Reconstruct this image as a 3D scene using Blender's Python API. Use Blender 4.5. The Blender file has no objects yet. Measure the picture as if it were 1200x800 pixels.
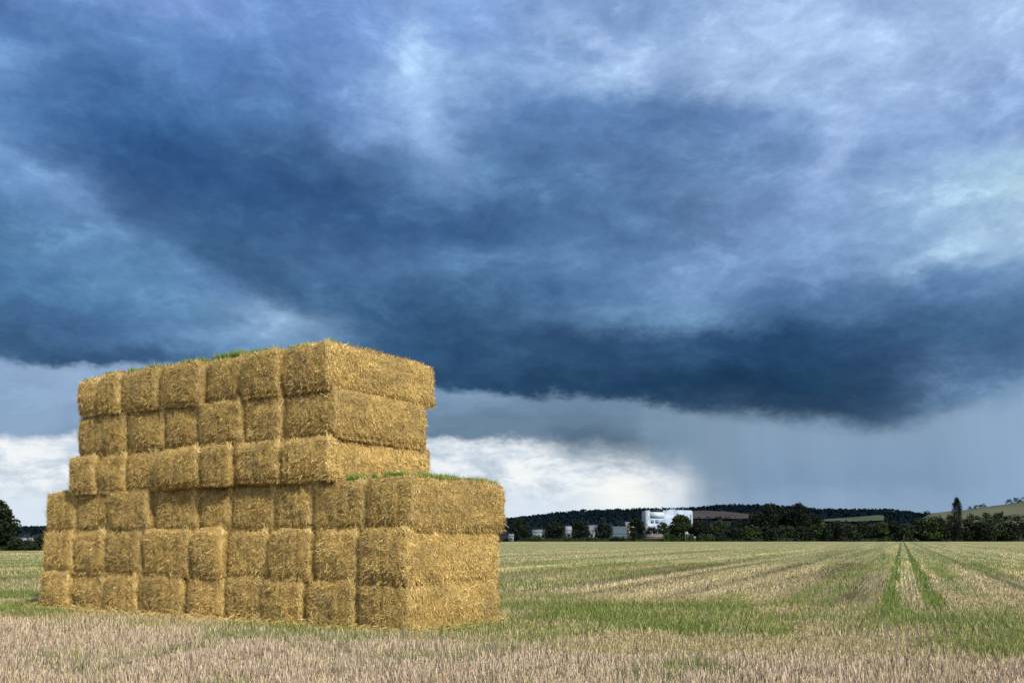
import bpy, math, random
import numpy as np

random.seed(7)
RNG = np.random.default_rng(11)
scene = bpy.context.scene
COL = scene.collection
R = math.radians

# ------------------------------------------------------------------ camera
F = 1100.0            # focal length in 1200-px units
HZ = 630.5            # horizon row of the photograph
CAMZ = 1.64
cam_d = bpy.data.cameras.new('camera')
cam_d.sensor_width = 36.0
cam_d.lens = F / 1200 * 36
cam_d.shift_y = (HZ - 400) / 1200
cam_d.clip_start = 0.1
cam_d.clip_end = 20000
cam = bpy.data.objects.new('camera', cam_d)
cam.location = (0, 0, CAMZ)
cam.rotation_euler = (R(90), 0, 0)
COL.objects.link(cam)
scene.camera = cam

# ------------------------------------------------------------------ sun
SUN_FROM = np.array([0.52, -0.70, 0.0]); SUN_FROM /= np.linalg.norm(SUN_FROM)
SUN_EL = R(40)
sdir = np.array([SUN_FROM[0]*math.cos(SUN_EL), SUN_FROM[1]*math.cos(SUN_EL), math.sin(SUN_EL)])
sl = bpy.data.lights.new('sun', 'SUN'); sl.energy = 4.9; sl.angle = R(2.0); sl.color = (1.0, 0.93, 0.80)
so = bpy.data.objects.new('sun', sl)
from mathutils import Vector
so.rotation_euler = Vector(sdir).to_track_quat('Z', 'Y').to_euler()
so.location = (20, -20, 40)
COL.objects.link(so)

scene.view_settings.view_transform = 'Standard'
scene.view_settings.look = 'None'
scene.view_settings.exposure = 0.0
scene.view_settings.gamma = 1.0
scene.render.resolution_x = 1024; scene.render.resolution_y = 682

def s2l(c):
    c = c/255.0
    return c/12.92 if c <= 0.04045 else ((c+0.055)/1.055)**2.4
def rgb(r, g, b): return (s2l(r), s2l(g), s2l(b), 1.0)
def deckc(r, g, b):                      # a touch greyer than the first estimate
    y = 0.3*r+0.55*g+0.15*b; k = 0.85+0.08*min(1, max(0, (y-95)/50))
    return rgb(y+(r-y)*k, y+(g-y)*k+2, y+(b-y)*k)

# ------------------------------------------------------------------ node helper
class NT:
    def __init__(s, tree): s.t = tree
    def n(s, typ, **kw):
        o = s.t.nodes.new(typ)
        for k, v in kw.items(): setattr(o, k, v)
        return o
    def link(s, a, b): s.t.links.new(a, b)
    def put(s, sock, v):
        if hasattr(v, 'links') or isinstance(v, bpy.types.NodeSocket): s.link(v, sock)
        elif v is not None: sock.default_value = v
    def m(s, op, a, b=None, c=None, clamp=False):
        o = s.n('ShaderNodeMath', operation=op); o.use_clamp = clamp
        for i, v in enumerate((a, b, c)):
            if v is not None: s.put(o.inputs[i], v)
        return o.outputs[0]
    def sm(s, x, lo, hi, a=0.0, b=1.0):
        o = s.n('ShaderNodeMapRange', interpolation_type='SMOOTHSTEP')
        for i, v in enumerate((x, lo, hi, a, b)): s.put(o.inputs[i], v)
        return o.outputs[0]
    def noise(s, vec, scale, detail=4.0, rough=0.55, dist=0.0, color=False):
        o = s.n('ShaderNodeTexNoise')
        s.put(o.inputs['Vector'], vec); o.inputs['Scale'].default_value = scale
        o.inputs['Detail'].default_value = detail; o.inputs['Roughness'].default_value = rough
        o.inputs['Distortion'].default_value = dist
        return o.outputs['Color'] if color else o.outputs['Fac']
    def xyz(s, x, y, z=0.0):
        o = s.n('ShaderNodeCombineXYZ')
        for i, v in enumerate((x, y, z)): s.put(o.inputs[i], v)
        return o.outputs[0]
    def mix(s, f, a, b, blend='MIX'):
        o = s.n('ShaderNodeMix', data_type='RGBA', blend_type=blend)
        o.clamp_factor = True
        s.put(o.inputs[0], f); s.put(o.inputs[6], a); s.put(o.inputs[7], b)
        return o.outputs[2]
    def ramp(s, f, stops, interp='EASE'):
        o = s.n('ShaderNodeValToRGB'); cr = o.color_ramp; cr.interpolation = interp
        while len(cr.elements) > 1: cr.elements.remove(cr.elements[-1])
        cr.elements[0].position = stops[0][0]; cr.elements[0].color = stops[0][1]
        for p, c in stops[1:]:
            e = cr.elements.new(p); e.color = c
        s.put(o.inputs[0], f)
        return o.outputs[0]

# ------------------------------------------------------------------ sky: storm clouds over a Nishita sky
def az_of(px): return math.atan2((px-600)/F, 1.0)
def el_of(px, py):
    X = (px-600)/F; Z = (HZ-py)/F
    return math.atan2(Z, math.sqrt(1+X*X))
A0, A1 = -0.56, 0.56                     # azimuth range laid out, mirrored beyond
def u_of(px): return (az_of(px)-A0)/(A1-A0)

world = bpy.data.worlds.new('World'); scene.world = world; world.use_nodes = True
wt = world.node_tree; wt.nodes.clear(); W = NT(wt)
geo = W.n('ShaderNodeTexCoord').outputs['Generated']
sep = W.n('ShaderNodeSeparateXYZ'); W.link(geo, sep.inputs[0])
dx, dy, dz = sep.outputs
AZ = W.m('ARCTAN2', dx, dy)
EL = W.m('ARCSINE', dz)
P3 = W.xyz(W.m('MULTIPLY', AZ, 1.0), W.m('MULTIPLY', EL, 1.7), 0.0)
# big lazy warp and finer ragged warp
wv = W.n('ShaderNodeSeparateColor'); W.link(W.noise(P3, 5.5, 5, 0.56, color=True), wv.inputs[0])
wv2 = W.n('ShaderNodeSeparateColor'); W.link(W.noise(P3, 20.0, 9, 0.68, color=True), wv2.inputs[0])
def warp(base, ch, a1, a2):
    t = W.m('MULTIPLY', W.m('SUBTRACT', wv.outputs[ch], 0.5), a1)
    t2 = W.m('MULTIPLY', W.m('SUBTRACT', wv2.outputs[ch], 0.5), a2)
    return W.m('ADD', W.m('ADD', base, t), t2)
AZw = warp(AZ, 0, 0.15, 0.075)
ELw = warp(EL, 1, 0.075, 0.050)
ELs = warp(EL, 1, 0.030, 0.036)
def U(az):
    t = W.m('DIVIDE', W.m('SUBTRACT', az, A0), A1-A0)
    return W.m('PINGPONG', t, 1.0)
Uw = U(AZw); Uc = U(AZ)
XS = list(range(0, 1201, 100))
rows = {
 0:   [(98,138,200),(110,146,210),(124,156,220),(100,140,205),(114,150,215),(132,168,228),(132,168,228),(124,154,206),(134,164,214),(152,182,228),(142,172,222),(160,190,236),(160,190,232)],
 55:  [(84,126,188),(84,126,186),(94,136,200),(84,126,190),(112,148,212),(160,198,240),(116,152,210),(164,194,236),(142,172,222),(182,210,248),(170,198,242),(152,182,228),(164,194,236)],
 115: [(106,146,206),(70,115,175),(70,115,175),(68,112,170),(88,128,190),(138,172,226),(86,126,185),(96,136,190),(98,134,186),(112,146,202),(154,184,230),(154,184,232),(124,154,206)],
 175: [(84,128,188),(58,102,160),(54,98,152),(58,98,152),(58,98,148),(106,146,200),(66,108,160),(84,120,176),(92,128,176),(88,124,174),(128,162,216),(148,178,224),(138,168,214)],
 235: [(108,150,205),(84,124,178),(48,88,138),(48,88,138),(56,92,142),(52,92,142),(58,100,152),(74,114,164),(74,110,160),(122,152,202),(142,172,222),(152,186,222),(178,212,232)],
 290: [(68,112,162),(96,140,190),(62,106,156),(50,90,138),(66,106,156),(82,124,174),(88,128,178),(92,132,182),(84,124,174),(116,150,202),(130,165,212),(142,176,216),(160,195,226)],
 345: [(78,124,174),(72,118,168),(92,138,186),(60,102,152),(48,88,138),(52,92,140),(60,100,146),(96,136,182),(108,148,194),(66,106,156),(78,118,168),(88,128,178),(104,144,192)],
 395: [(55,95,145),(60,100,150),(80,125,175),(124,162,205),(60,105,155),(40,78,122),(46,84,128),(44,80,124),(42,78,122),(32,70,114),(44,84,128),(56,94,140),(66,106,152)],
 440: [(48,84,128),(50,86,130),(54,90,136),(54,90,136),(44,80,124),(40,76,118),(36,70,110),(32,66,106),(28,62,102),(25,58,96),(32,66,106),(52,84,128),(84,118,164)],
 485: [(70,105,150),(70,105,150),(60,95,140),(56,90,134),(60,90,130),(62,94,132),(66,98,136),(62,92,128),(46,76,112),(36,66,100),(42,72,106),(74,106,146),(112,146,188)],
}
rk = sorted(rows)
def row_ramp(cols, uu):
    return W.ramp(uu, [(u_of(x), deckc(*c)) for x, c in zip(XS, cols)], 'B_SPLINE')
deck = row_ramp(rows[rk[0]], Uw)
for i in range(1, len(rk)):
    e_hi = el_of(600, rk[i-1])*0.95; e_lo = el_of(600, rk[i])*0.95
    deck = W.mix(W.sm(ELw, e_hi, e_lo), deck, row_ramp(rows[rk[i]], Uw))
# single brighter and darker passages of the deck
def blob(px, py, sx, sy, rot, col, k):
    global deck
    c_, s_ = math.cos(R(rot)), math.sin(R(rot))
    a = W.m('MULTIPLY', W.m('SUBTRACT', AZb, az_of(px)), F); e = W.m('MULTIPLY', W.m('SUBTRACT', ELb, el_of(px, py)), -F)
    u = W.m('DIVIDE', W.m('ADD', W.m('MULTIPLY', a, c_), W.m('MULTIPLY', e, s_)), sx)
    v = W.m('DIVIDE', W.m('SUBTRACT', W.m('MULTIPLY', e, c_), W.m('MULTIPLY', a, s_)), sy)
    w = W.m('POWER', 2.718, W.m('MULTIPLY', W.m('ADD', W.m('MULTIPLY', u, u), W.m('MULTIPLY', v, v)), -1.0))
    deck = W.mix(W.m('MULTIPLY', w, k), deck, rgb(*col))
AZb = warp(AZ, 2, 0.035, 0.045); ELb = warp(EL, 0, 0.025, 0.040)
blob(492, 85, 22, 60, -8, (172,208,248), 0.75)
blob(520, 165, 20, 40, -35, (150,185,232), 0.6)
blob(685, 42, 60, 14, 18, (180,210,250), 0.7)
blob(910, 60, 90, 32, 0, (184,212,250), 0.6)
blob(985, 165, 40, 22, -45, (172,200,244), 0.7)
blob(1185, 270, 40, 30, 0, (180,208,236), 0.65)
blob(1120, 292, 60, 12, -22, (170,202,232), 0.5)
blob(60, 215, 75, 16, 28, (128,168,216), 0.6)
blob(330, 378, 60, 20, 12, (150,184,216), 0.75)
blob(255, 335, 60, 13, 30, (112,154,202), 0.6)
blob(180, 170, 130, 45, 15, (50,92,148), 0.5)
blob(400, 240, 170, 40, 10, (50,88,138), 0.55)
blob(815, 330, 50, 24, 8, (130,164,208), 0.55)
blob(520, 295, 40, 16, 10, (92,132,180), 0.5)
blob(770, 135, 110, 36, 0, (88,126,176), 0.45)
blob(1165, 150, 40, 30, 0, (118,148,198), 0.5)
blob(650, 340, 60, 22, 0, (54,96,142), 0.5)
# fine cloud structure on the deck
Pd = W.xyz(W.m('MULTIPLY', AZw, 1.0), W.m('MULTIPLY', ELw, 1.9), 0.3)
fb = W.noise(Pd, 7.0, 9, 0.62, 0.0)
deck = W.mix(1.0, deck, W.ramp(fb, [(0.22, (0.72,0.74,0.78,1)), (0.5, (1,1,1,1)), (0.78, (1.32,1.27,1.20,1))], 'LINEAR'), 'MULTIPLY')
puff = W.noise(W.xyz(W.m('ADD', AZ, W.m('MULTIPLY', W.m('SUBTRACT', wv2.outputs[2], 0.5), 0.05)), W.m('MULTIPLY', EL, 1.8), 14.0), 13.0, 9, 0.66, 0.25)
deck = W.mix(1.0, deck, W.ramp(puff, [(0.30, (0.74,0.77,0.82,1)), (0.46, (0.94,0.95,0.97,1)), (0.56, (1.10,1.08,1.06,1)), (0.68, (1.48,1.40,1.30,1))], 'LINEAR'), 'MULTIPLY')
fb2 = W.noise(W.xyz(AZw, W.m('MULTIPLY', ELw, 2.2), 4.0), 30.0, 6, 0.6, 0.2)
deck = W.mix(1.0, deck, W.ramp(fb2, [(0.3, (0.92,0.93,0.95,1)), (0.5, (1,1,1,1)), (0.72, (1.09,1.07,1.05,1))], 'LINEAR'), 'MULTIPLY')

# --- under the cloud base: grey band, bright gap, rain curtain
def by_px(stops, uu=None, interp='B_SPLINE'):            # scalar elevation as a function of azimuth, stored in a ramp
    return W.ramp(uu if uu is not None else Uc, [(u_of(p), (el_of(p, y)*2,)*3+(1,)) for p, y in stops], interp)
def halve(x): return W.m('MULTIPLY', x, 0.5)
base_el = halve(by_px([(0,428),(100,432),(220,432),(350,440),(500,456),(620,464),(740,468),(830,488),(930,494),(1050,502),(1110,488),(1160,474),(1200,462)], Uc, 'LINEAR'))
gap_el = halve(by_px([(0,512),(60,516),(200,505),(400,510),(500,514),(600,519),(700,526),(780,536),(830,540),(1200,545)], Uc, 'LINEAR'))
grey = W.ramp(Uw, [(u_of(0), rgb(140,168,202)),(u_of(100), rgb(146,172,205)),(u_of(400), rgb(118,146,176)),(u_of(560), rgb(120,148,176)),(u_of(700), rgb(108,134,160)),(u_of(820), rgb(122,149,174)),(u_of(1000), rgb(122,150,178)),(u_of(1200), rgb(146,178,210))], 'EASE')
grey_lo = W.ramp(Uw, [(u_of(0), rgb(136,164,194)),(u_of(100), rgb(134,162,190)),(u_of(400), rgb(108,134,158)),(u_of(560), rgb(106,132,156)),(u_of(700), rgb(88,112,134)),(u_of(820), rgb(112,138,162)),(u_of(1000), rgb(122,150,180)),(u_of(1200), rgb(140,170,202))], 'EASE')
g_t = W.sm(ELs, gap_el, base_el)
grey = W.mix(g_t, grey_lo, grey)
gn = W.noise(W.xyz(AZw, W.m('MULTIPLY', ELw, 3.0), 9.0), 9.0, 6, 0.55)
grey = W.mix(1.0, grey, W.ramp(gn, [(0.3, (0.82,0.84,0.86,1)), (0.7, (1.17,1.15,1.13,1))], 'LINEAR'), 'MULTIPLY')
cum = W.noise(W.xyz(AZ, W.m('MULTIPLY', EL, 2.2), 7.0), 19.0, 9, 0.66, 0.2)
white = W.ramp(cum, [(0.30, rgb(176,192,208)), (0.44, rgb(205,217,228)), (0.56, rgb(238,243,246)), (0.75, rgb(252,252,250))], 'LINEAR')
white = W.mix(W.sm(EL, el_of(600,560), el_of(600,605)), white, rgb(216,229,240))
glow = W.m('MULTIPLY', W.sm(W.m('ABSOLUTE', W.m('SUBTRACT', AZ, az_of(735))), 0.07, 0.0), W.sm(W.m('ABSOLUTE', W.m('SUBTRACT', EL, el_of(735, 583))), 0.03, 0.0))
white = W.mix(W.m('MULTIPLY', glow, 0.8), white, rgb(255,254,247))
streak = W.noise(W.xyz(AZ, W.m('MULTIPLY', EL, 0.10), 2.0), 55.0, 4, 0.6)
streak2 = W.noise(W.xyz(W.m('ADD', AZ, W.m('MULTIPLY', EL, 0.12)), W.m('MULTIPLY', EL, 0.25), 2.0), 17.0, 3, 0.5)
rain = W.ramp(W.sm(ELs, el_of(900,604), el_of(900,500)), [(0.0, rgb(138,164,192)), (0.35, rgb(126,153,182)), (1.0, rgb(132,158,184))], 'EASE')
rain = W.mix(W.sm(AZ, az_of(820), az_of(900), 1.0, 0.0), rain, rgb(126,151,174))
rain = W.mix(W.sm(AZ, az_of(1060), az_of(1230)), rain, rgb(144,172,202))
rk_ = W.ramp(W.m('ADD', W.m('MULTIPLY', streak, 0.28), W.m('MULTIPLY', streak2, 0.72)), [(0.3, (0.91,0.92,0.93,1)), (0.7, (1.09,1.08,1.07,1))], 'LINEAR')
rain = W.mix(1.0, rain, rk_, 'MULTIPLY')
white_s = W.mix(0.5, white, W.mix(1.0, white, rk_, 'MULTIPLY'))
low = W.mix(W.sm(W.m('ADD', EL, W.m('MULTIPLY', W.m('SUBTRACT', wv2.outputs[1], 0.5), 0.034)), W.m('SUBTRACT', gap_el, W.sm(AZ, az_of(560), az_of(760), 0.004, 0.034)), W.m('ADD', gap_el, W.sm(AZ, az_of(560), az_of(760), 0.008, 0.020))), white_s, grey)
rain_edge = W.m('ADD', AZ, W.m('ADD', W.m('MULTIPLY', W.m('SUBTRACT', wv.outputs[0], 0.5), 0.05), W.m('MULTIPLY', EL, 0.25)))
rain_m = W.sm(W.m('ADD', rain_edge, W.m('MULTIPLY', W.m('SUBTRACT', streak2, 0.5), 0.12)), az_of(735)+0.02, az_of(862)+0.02)
rain_m = W.m('MULTIPLY', rain_m, W.sm(W.m('ABSOLUTE', AZ), 1.1, 0.7))
low = W.mix(rain_m, low, rain)
bt = W.m('SUBTRACT', ELs, base_el)
sky_c = W.mix(W.sm(bt, W.sm(AZ, az_of(700), az_of(900), -0.004, -0.014), W.sm(AZ, az_of(700), az_of(900), 0.007, 0.016)), low, deck)
# behind the viewer the deck breaks open: bright cloud with gaps of clear sky
back = W.noise(geo, 1.6, 6, 0.58, 0.3)
back_c = W.ramp(back, [(0.35, rgb(150,170,200)), (0.6, rgb(215,222,232))], 'EASE')
backness = W.sm(dy, 0.25, -0.45)
sky_c = W.mix(backness, sky_c, back_c)
nish = W.n('ShaderNodeTexSky', sky_type='NISHITA'); nish.sun_disc = False
nish.sun_elevation = SUN_EL; nish.sun_rotation = math.atan2(sdir[0], sdir[1])
bg1 = W.n('ShaderNodeBackground'); W.link(nish.outputs[0], bg1.inputs[0]); bg1.inputs[1].default_value = 0.10
bg2 = W.n('ShaderNodeBackground'); W.link(sky_c, bg2.inputs[0]); bg2.inputs[1].default_value = 1.0
cover = W.m('SUBTRACT', 1.0, W.m('MULTIPLY', W.m('MULTIPLY', backness, W.sm(back, 0.52, 0.42)), 0.9))
ms = W.n('ShaderNodeMixShader'); W.link(cover, ms.inputs[0]); W.link(bg1.outputs[0], ms.inputs[1]); W.link(bg2.outputs[0], ms.inputs[2])
wo = W.n('ShaderNodeOutputWorld'); W.link(ms.outputs[0], wo.inputs[0])
world.cycles.sampling_method = 'MANUAL'; world.cycles.sample_map_resolution = 512

# ------------------------------------------------------------------ numpy noise
def _hash(ix, iy, iz, seed):
    h = (ix*374761393 + iy*668265263 + iz*2147483647 + seed*1274126177) & 0xffffffff
    h = ((h ^ (h >> 13)) * 1274126177) & 0xffffffff
    h = ((h ^ (h >> 15)) * 2246822519) & 0xffffffff
    return ((h ^ (h >> 16)) & 0xffffff) / float(0xffffff)
def vnoise(x, y, z=0.0, seed=0):
    x = np.asarray(x, float); y = np.asarray(y, float); z = np.asarray(z, float) + np.zeros_like(x)
    ix = np.floor(x).astype(np.int64); iy = np.floor(y).astype(np.int64); iz = np.floor(z).astype(np.int64)
    fx = x-ix; fy = y-iy; fz = z-iz
    fx = fx*fx*(3-2*fx); fy = fy*fy*(3-2*fy); fz = fz*fz*(3-2*fz)
    r = 0
    for a in (0, 1):
        for b in (0, 1):
            for c in (0, 1):
                w = (fx if a else 1-fx)*(fy if b else 1-fy)*(fz if c else 1-fz)
                r = r + w*_hash(ix+a, iy+b, iz+c, seed)
    return r
def fbm(x, y, z=0.0, oct=3, seed=0):
    r = 0; a = 0.5; t = 0
    for o in range(oct):
        r = r + a*vnoise(x*2**o, y*2**o, np.asarray(z)*2**o, seed+o*17); t += a; a *= 0.5
    return r/t
def sst(x, a, b):
    t = np.clip((x-a)/(b-a), 0, 1); return t*t*(3-2*t)

# ------------------------------------------------------------------ mesh builder
class MB:
    def __init__(s): s.v = []; s.f = []; s.c = []; s.n = 0
    def add(s, V, Q, C=None):
        V = np.asarray(V, float).reshape(-1, 3); Q = np.asarray(Q, np.int64).reshape(-1, 4)
        if C is None: C = np.ones((len(V), 3))
        C = np.asarray(C, float)
        if C.ndim == 1: C = np.tile(C, (len(V), 1))
        s.v.append(V); s.f.append(Q+s.n); s.c.append(C); s.n += len(V)
    def box(s, x0, x1, y0, y1, z0, z1, c=None):
        V = [(x, y, z) for z in (z0, z1) for y in (y0, y1) for x in (x0, x1)]
        s.add(V, [(0,2,3,1),(4,5,7,6),(0,1,5,4),(2,6,7,3),(0,4,6,2),(1,3,7,5)], c)
    def blades(s, P, D, S, w0, w1, C):
        """quads from root P along D (N,3) with side vector S (unit), widths w0 root, w1 tip"""
        n = len(P)
        w0 = np.broadcast_to(np.asarray(w0, float), (n,))[:, None]/2; w1 = np.broadcast_to(np.asarray(w1, float), (n,))[:, None]/2
        V = np.stack([P-S*w0, P+S*w0, P+D+S*w1, P+D-S*w1], 1).reshape(-1, 3)
        Q = np.arange(4*n).reshape(n, 4)
        s.add(V, Q, np.repeat(C, 4, axis=0))
    def build(s, name, mat, parent=None, smooth=False):
        V = np.concatenate(s.v); Fq = np.concatenate(s.f); C = np.concatenate(s.c)
        me = bpy.data.meshes.new(name)
        me.vertices.add(len(V)); me.vertices.foreach_set('co', V.astype(np.float32).ravel())
        me.loops.add(Fq.size); me.loops.foreach_set('vertex_index', Fq.astype(np.int32).ravel())
        me.polygons.add(len(Fq)); me.polygons.foreach_set('loop_start', np.arange(0, Fq.size, 4, dtype=np.int32))
        if smooth: me.polygons.foreach_set('use_smooth', np.ones(len(Fq), dtype=bool))
        me.update(calc_edges=True)
        at = me.attributes.new('tint', 'FLOAT_COLOR', 'POINT')
        at.data.foreach_set('color', np.concatenate([C, np.ones((len(C), 1))], 1).astype(np.float32).ravel())
        me.materials.append(mat)
        o = bpy.data.objects.new(name, me); COL.objects.link(o)
        if parent is not None: o.parent = parent
        return o
def tag(o, label=None, cat=None, group=None, kind=None):
    if label: o['label'] = label
    if cat: o['category'] = cat
    if group: o['group'] = group
    if kind: o['kind'] = kind
    return o
def empty(name, loc, rz=0.0):
    e = bpy.data.objects.new(name, None); e.location = loc; e.rotation_euler = (0, 0, rz); e.empty_display_size = 0.5
    COL.objects.link(e); return e

# ------------------------------------------------------------------ materials
def new_mat(name):
    m = bpy.data.materials.new(name); m.use_nodes = True; t = m.node_tree; t.nodes.clear(); return m, NT(t)
def finish(m, N, color, rough=0.9, bump=None, bstr=0.5, bdist=0.02, transl=0.0, spec=0.2):
    p = N.n('ShaderNodeBsdfPrincipled'); N.put(p.inputs['Base Color'], color); N.put(p.inputs['Roughness'], rough)
    p.inputs['Specular IOR Level'].default_value = spec
    if bump is not None:
        b = N.n('ShaderNodeBump'); b.inputs['Strength'].default_value = bstr; b.inputs['Distance'].default_value = bdist
        N.put(b.inputs['Height'], bump); N.link(b.outputs[0], p.inputs['Normal'])
    out = N.n('ShaderNodeOutputMaterial'); sh = p.outputs[0]
    if transl > 0:
        tr = N.n('ShaderNodeBsdfTranslucent'); N.put(tr.inputs[0], color)
        mx = N.n('ShaderNodeMixShader'); mx.inputs[0].default_value = transl
        N.link(sh, mx.inputs[1]); N.link(tr.outputs[0], mx.inputs[2]); sh = mx.outputs[0]
    N.link(sh, out.inputs[0]); return m
def attr(N): return N.n('ShaderNodeAttribute', attribute_name='tint').outputs['Color']
def obj_co(N): return N.n('ShaderNodeTexCoord').outputs['Object']
def world_co(N): return N.n('ShaderNodeNewGeometry').outputs['Position']

m, N = new_mat('straw_mat'); co = obj_co(N)
n1 = N.noise(co, 38.0, 5, 0.7); n2 = N.noise(co, 5.0, 3, 0.5)
c = N.mix(1.0, attr(N), N.ramp(n1, [(0.28, (0.45,0.40,0.32,1)), (0.5, (1,1,1,1)), (0.7, (1.35,1.35,1.3,1))], 'LINEAR'), 'MULTIPLY')
c = N.mix(1.0, c, N.ramp(n2, [(0.3, (0.85,0.82,0.78,1)), (0.7, (1.12,1.12,1.1,1))], 'LINEAR'), 'MULTIPLY')
M_STRAW = finish(m, N, c, 0.75, n1, 0.8, 0.03, 0.0, 0.25)
m, N = new_mat('stalk_mat'); M_STALK = finish(m, N, attr(N), 0.6, None, transl=0.22, spec=0.3)
m, N = new_mat('grass_mat'); M_GRASS = finish(m, N, attr(N), 0.55, None, transl=0.3, spec=0.3)
m, N = new_mat('leaf_mat'); M_LEAF = finish(m, N, attr(N), 0.7, None, transl=0.12, spec=0.2)
m, N = new_mat('wood_mat'); M_WOOD = finish(m, N, attr(N), 1.0, None, spec=0.0)
m, N = new_mat('bark_mat'); co = obj_co(N)
M_BARK = finish(m, N, N.ramp(N.noise(co, 3.0, 4), [(0.3, (0.05,0.038,0.028,1)), (0.7, (0.12,0.10,0.08,1))]), 0.9, N.noise(co, 8.0, 4), 0.6, 0.05)

PHI = math.atan(457/F); cP, sP = math.cos(PHI), math.sin(PHI)
TRAMS = [(-0.34*cP, 0.17), (0.78*cP, 0.22)]; TRAM_D = (3.9*cP, 0.16)

def green_amount(x, y):
    """share of green growth between the straw, over field position"""
    c_ = x*cP - y*sP; s_ = x*sP + y*cP
    big = fbm(c_/5.0, s_/5.0, 0, 3, 5); mid = fbm(c_/1.3, s_/1.8, 0, 3, 9)
    edge = 12.2 + 1.6*(fbm(c_/2.5, c_*0+1, 0, 3, 3)-0.5)*2
    rows_ = 0.5*fbm(c_/0.8, s_/40.0, 0, 3, 21) + 0.5*fbm(c_/3.2+3, s_/90.0, 0, 3, 22)
    g_fore = 0.05 + 0.6*sst(mid, 0.57, 0.70)
    right = sst(x, -2, 4)
    g_band = (0.24 + 0.08*right + 0.55*np.exp(-(((x-1.2)/2.6)**2+((y-16.6)/1.7)**2)) + 0.35*sst(x, -8.3, -10.5)*sst(s_, 12.6, 13.6)) + 1.7*(mid-0.5) + 1.3*(big-0.5)
    g_band += 0.5*(fbm(c_/0.45, s_/0.7, 0, 2, 19)-0.5)
    g_band -= 0.45*sst(s_, 16.0, 14.4)*right
    g_far = 0.25 + 4.2*(rows_-0.5) + 1.1*(big-0.5) + 0.35*(mid-0.5)
    g_far -= 0.26*np.exp(-((c_+0.8)/4.5)**2)
    g = g_fore + (g_band-g_fore)*sst(s_, edge-0.4, edge+0.8)
    g = g + (g_far-g)*sst(s_ + 3*(big-0.5), 21.5, 25.5)
    g = g*(1-0.0*s_)
    for cc, w in TRAMS:
        wob = 0.06*np.sin(s_/3.0)
        near = sst(np.abs(c_-cc-wob), 0.75, 0.4)*sst(s_, 23, 25); g = g*(1-0.6*near)
        on = sst(np.abs(c_-cc-wob), w*1.15, w*0.7)*sst(s_, 22.5, 24)
        g = g + (1.3-g)*on
    on = sst(np.abs(c_-TRAM_D[0]), TRAM_D[1]*1.6, TRAM_D[1]*0.7)*sst(s_, 21.5, 24)
    g = g + (0.62-g)*on
    return np.clip(g, 0, 1)

# field sheet : non-uniform grid carrying the green share
def field_edge_pt(px, py): d = F*CAMZ/(py-HZ); return ((px-600)/F*d, d)
m, N = new_mat('field_mat'); co = world_co(N)
sc = N.n('ShaderNodeSeparateXYZ'); N.link(co, sc.inputs[0])
cc = N.m('SUBTRACT', N.m('MULTIPLY', sc.outputs[0], cP), N.m('MULTIPLY', sc.outputs[1], sP))
ss = N.m('ADD', N.m('MULTIPLY', sc.outputs[0], sP), N.m('MULTIPLY', sc.outputs[1], cP))
rowv = N.xyz(cc, N.m('MULTIPLY', ss, 0.03), 0.0)
farness = N.sm(sc.outputs[1], 22.0, 70.0)
straw = N.ramp(N.noise(co, 9.0, 6, 0.7), [(0.3, (0.13,0.095,0.06,1)), (0.5, (0.30,0.235,0.155,1)), (0.7, (0.46,0.38,0.27,1))], 'LINEAR')
straw_far = N.ramp(N.noise(rowv, 1.6, 5, 0.6), [(0.3, (0.24,0.215,0.105,1)), (0.7, (0.40,0.34,0.19,1))], 'LINEAR')
straw = N.mix(farness, straw, straw_far)
grn = N.ramp(N.noise(co, 12.0, 4, 0.6), [(0.3, (0.035,0.06,0.015,1)), (0.7, (0.12,0.18,0.045,1))], 'LINEAR')
grn_far = N.ramp(N.noise(rowv, 2.2, 4, 0.6), [(0.3, (0.12,0.17,0.045,1)), (0.7, (0.21,0.26,0.085,1))], 'LINEAR')
grn = N.mix(farness, grn, grn_far)
at_ = N.n('ShaderNodeSeparateColor'); N.link(attr(N), at_.inputs[0])
rown = N.noise(rowv, 1.1, 4, 0.65); rown2 = N.noise(rowv, 4.5, 3, 0.6)
patch = N.noise(co, 0.045, 5, 0.6)
def tram(c0, w, s0):
    d_ = N.m('ABSOLUTE', N.m('SUBTRACT', cc, c0))
    return N.m('MULTIPLY', N.sm(d_, w*1.3, w*0.6), N.sm(ss, s0, s0+2))
gfar = N.sm(N.m('ADD', N.m('ADD', N.m('MULTIPLY', rown, 0.66), N.m('MULTIPLY', rown2, 0.22)), N.m('MULTIPLY', patch, 0.32)), 0.53, 0.74)
gf = N.mix(farness, at_.outputs[0], gfar)
gcol = N.mix(gf, straw, grn)
stripe = N.noise(N.xyz(N.m('MULTIPLY', cc, 1.0), N.m('MULTIPLY', ss, 0.012), 5.0), 0.42, 4, 0.7)
gcol = N.mix(farness, gcol, N.mix(1.0, gcol, N.ramp(stripe, [(0.36, (0.66,0.74,0.60,1)), (0.64, (1.28,1.22,1.18,1))], 'LINEAR'), 'MULTIPLY'))
for (c0, w_) in TRAMS: gcol = N.mix(N.m('MULTIPLY', tram(c0, w_, 22), 0.9), gcol, (0.045,0.085,0.018,1))
gcol = N.mix(N.m('MULTIPLY', tram(TRAM_D[0], TRAM_D[1], 22), 0.8), gcol, (0.10,0.085,0.04,1))
for (c0, w_) in ((-2.6,0.10),(-1.9,0.08),(-8.5,0.16),(-10.3,0.16),(-21,0.2),(-24,0.25),(8.3,0.12),(14.5,0.2)):
    gcol = N.mix(N.m('MULTIPLY', tram(c0, w_, 24), 0.55), gcol, (0.08,0.11,0.03,1))
M_FIELD = finish(m, N, gcol, 0.95, N.noise(co, 14.0, 5, 0.7), 0.8, 0.06)

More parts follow.
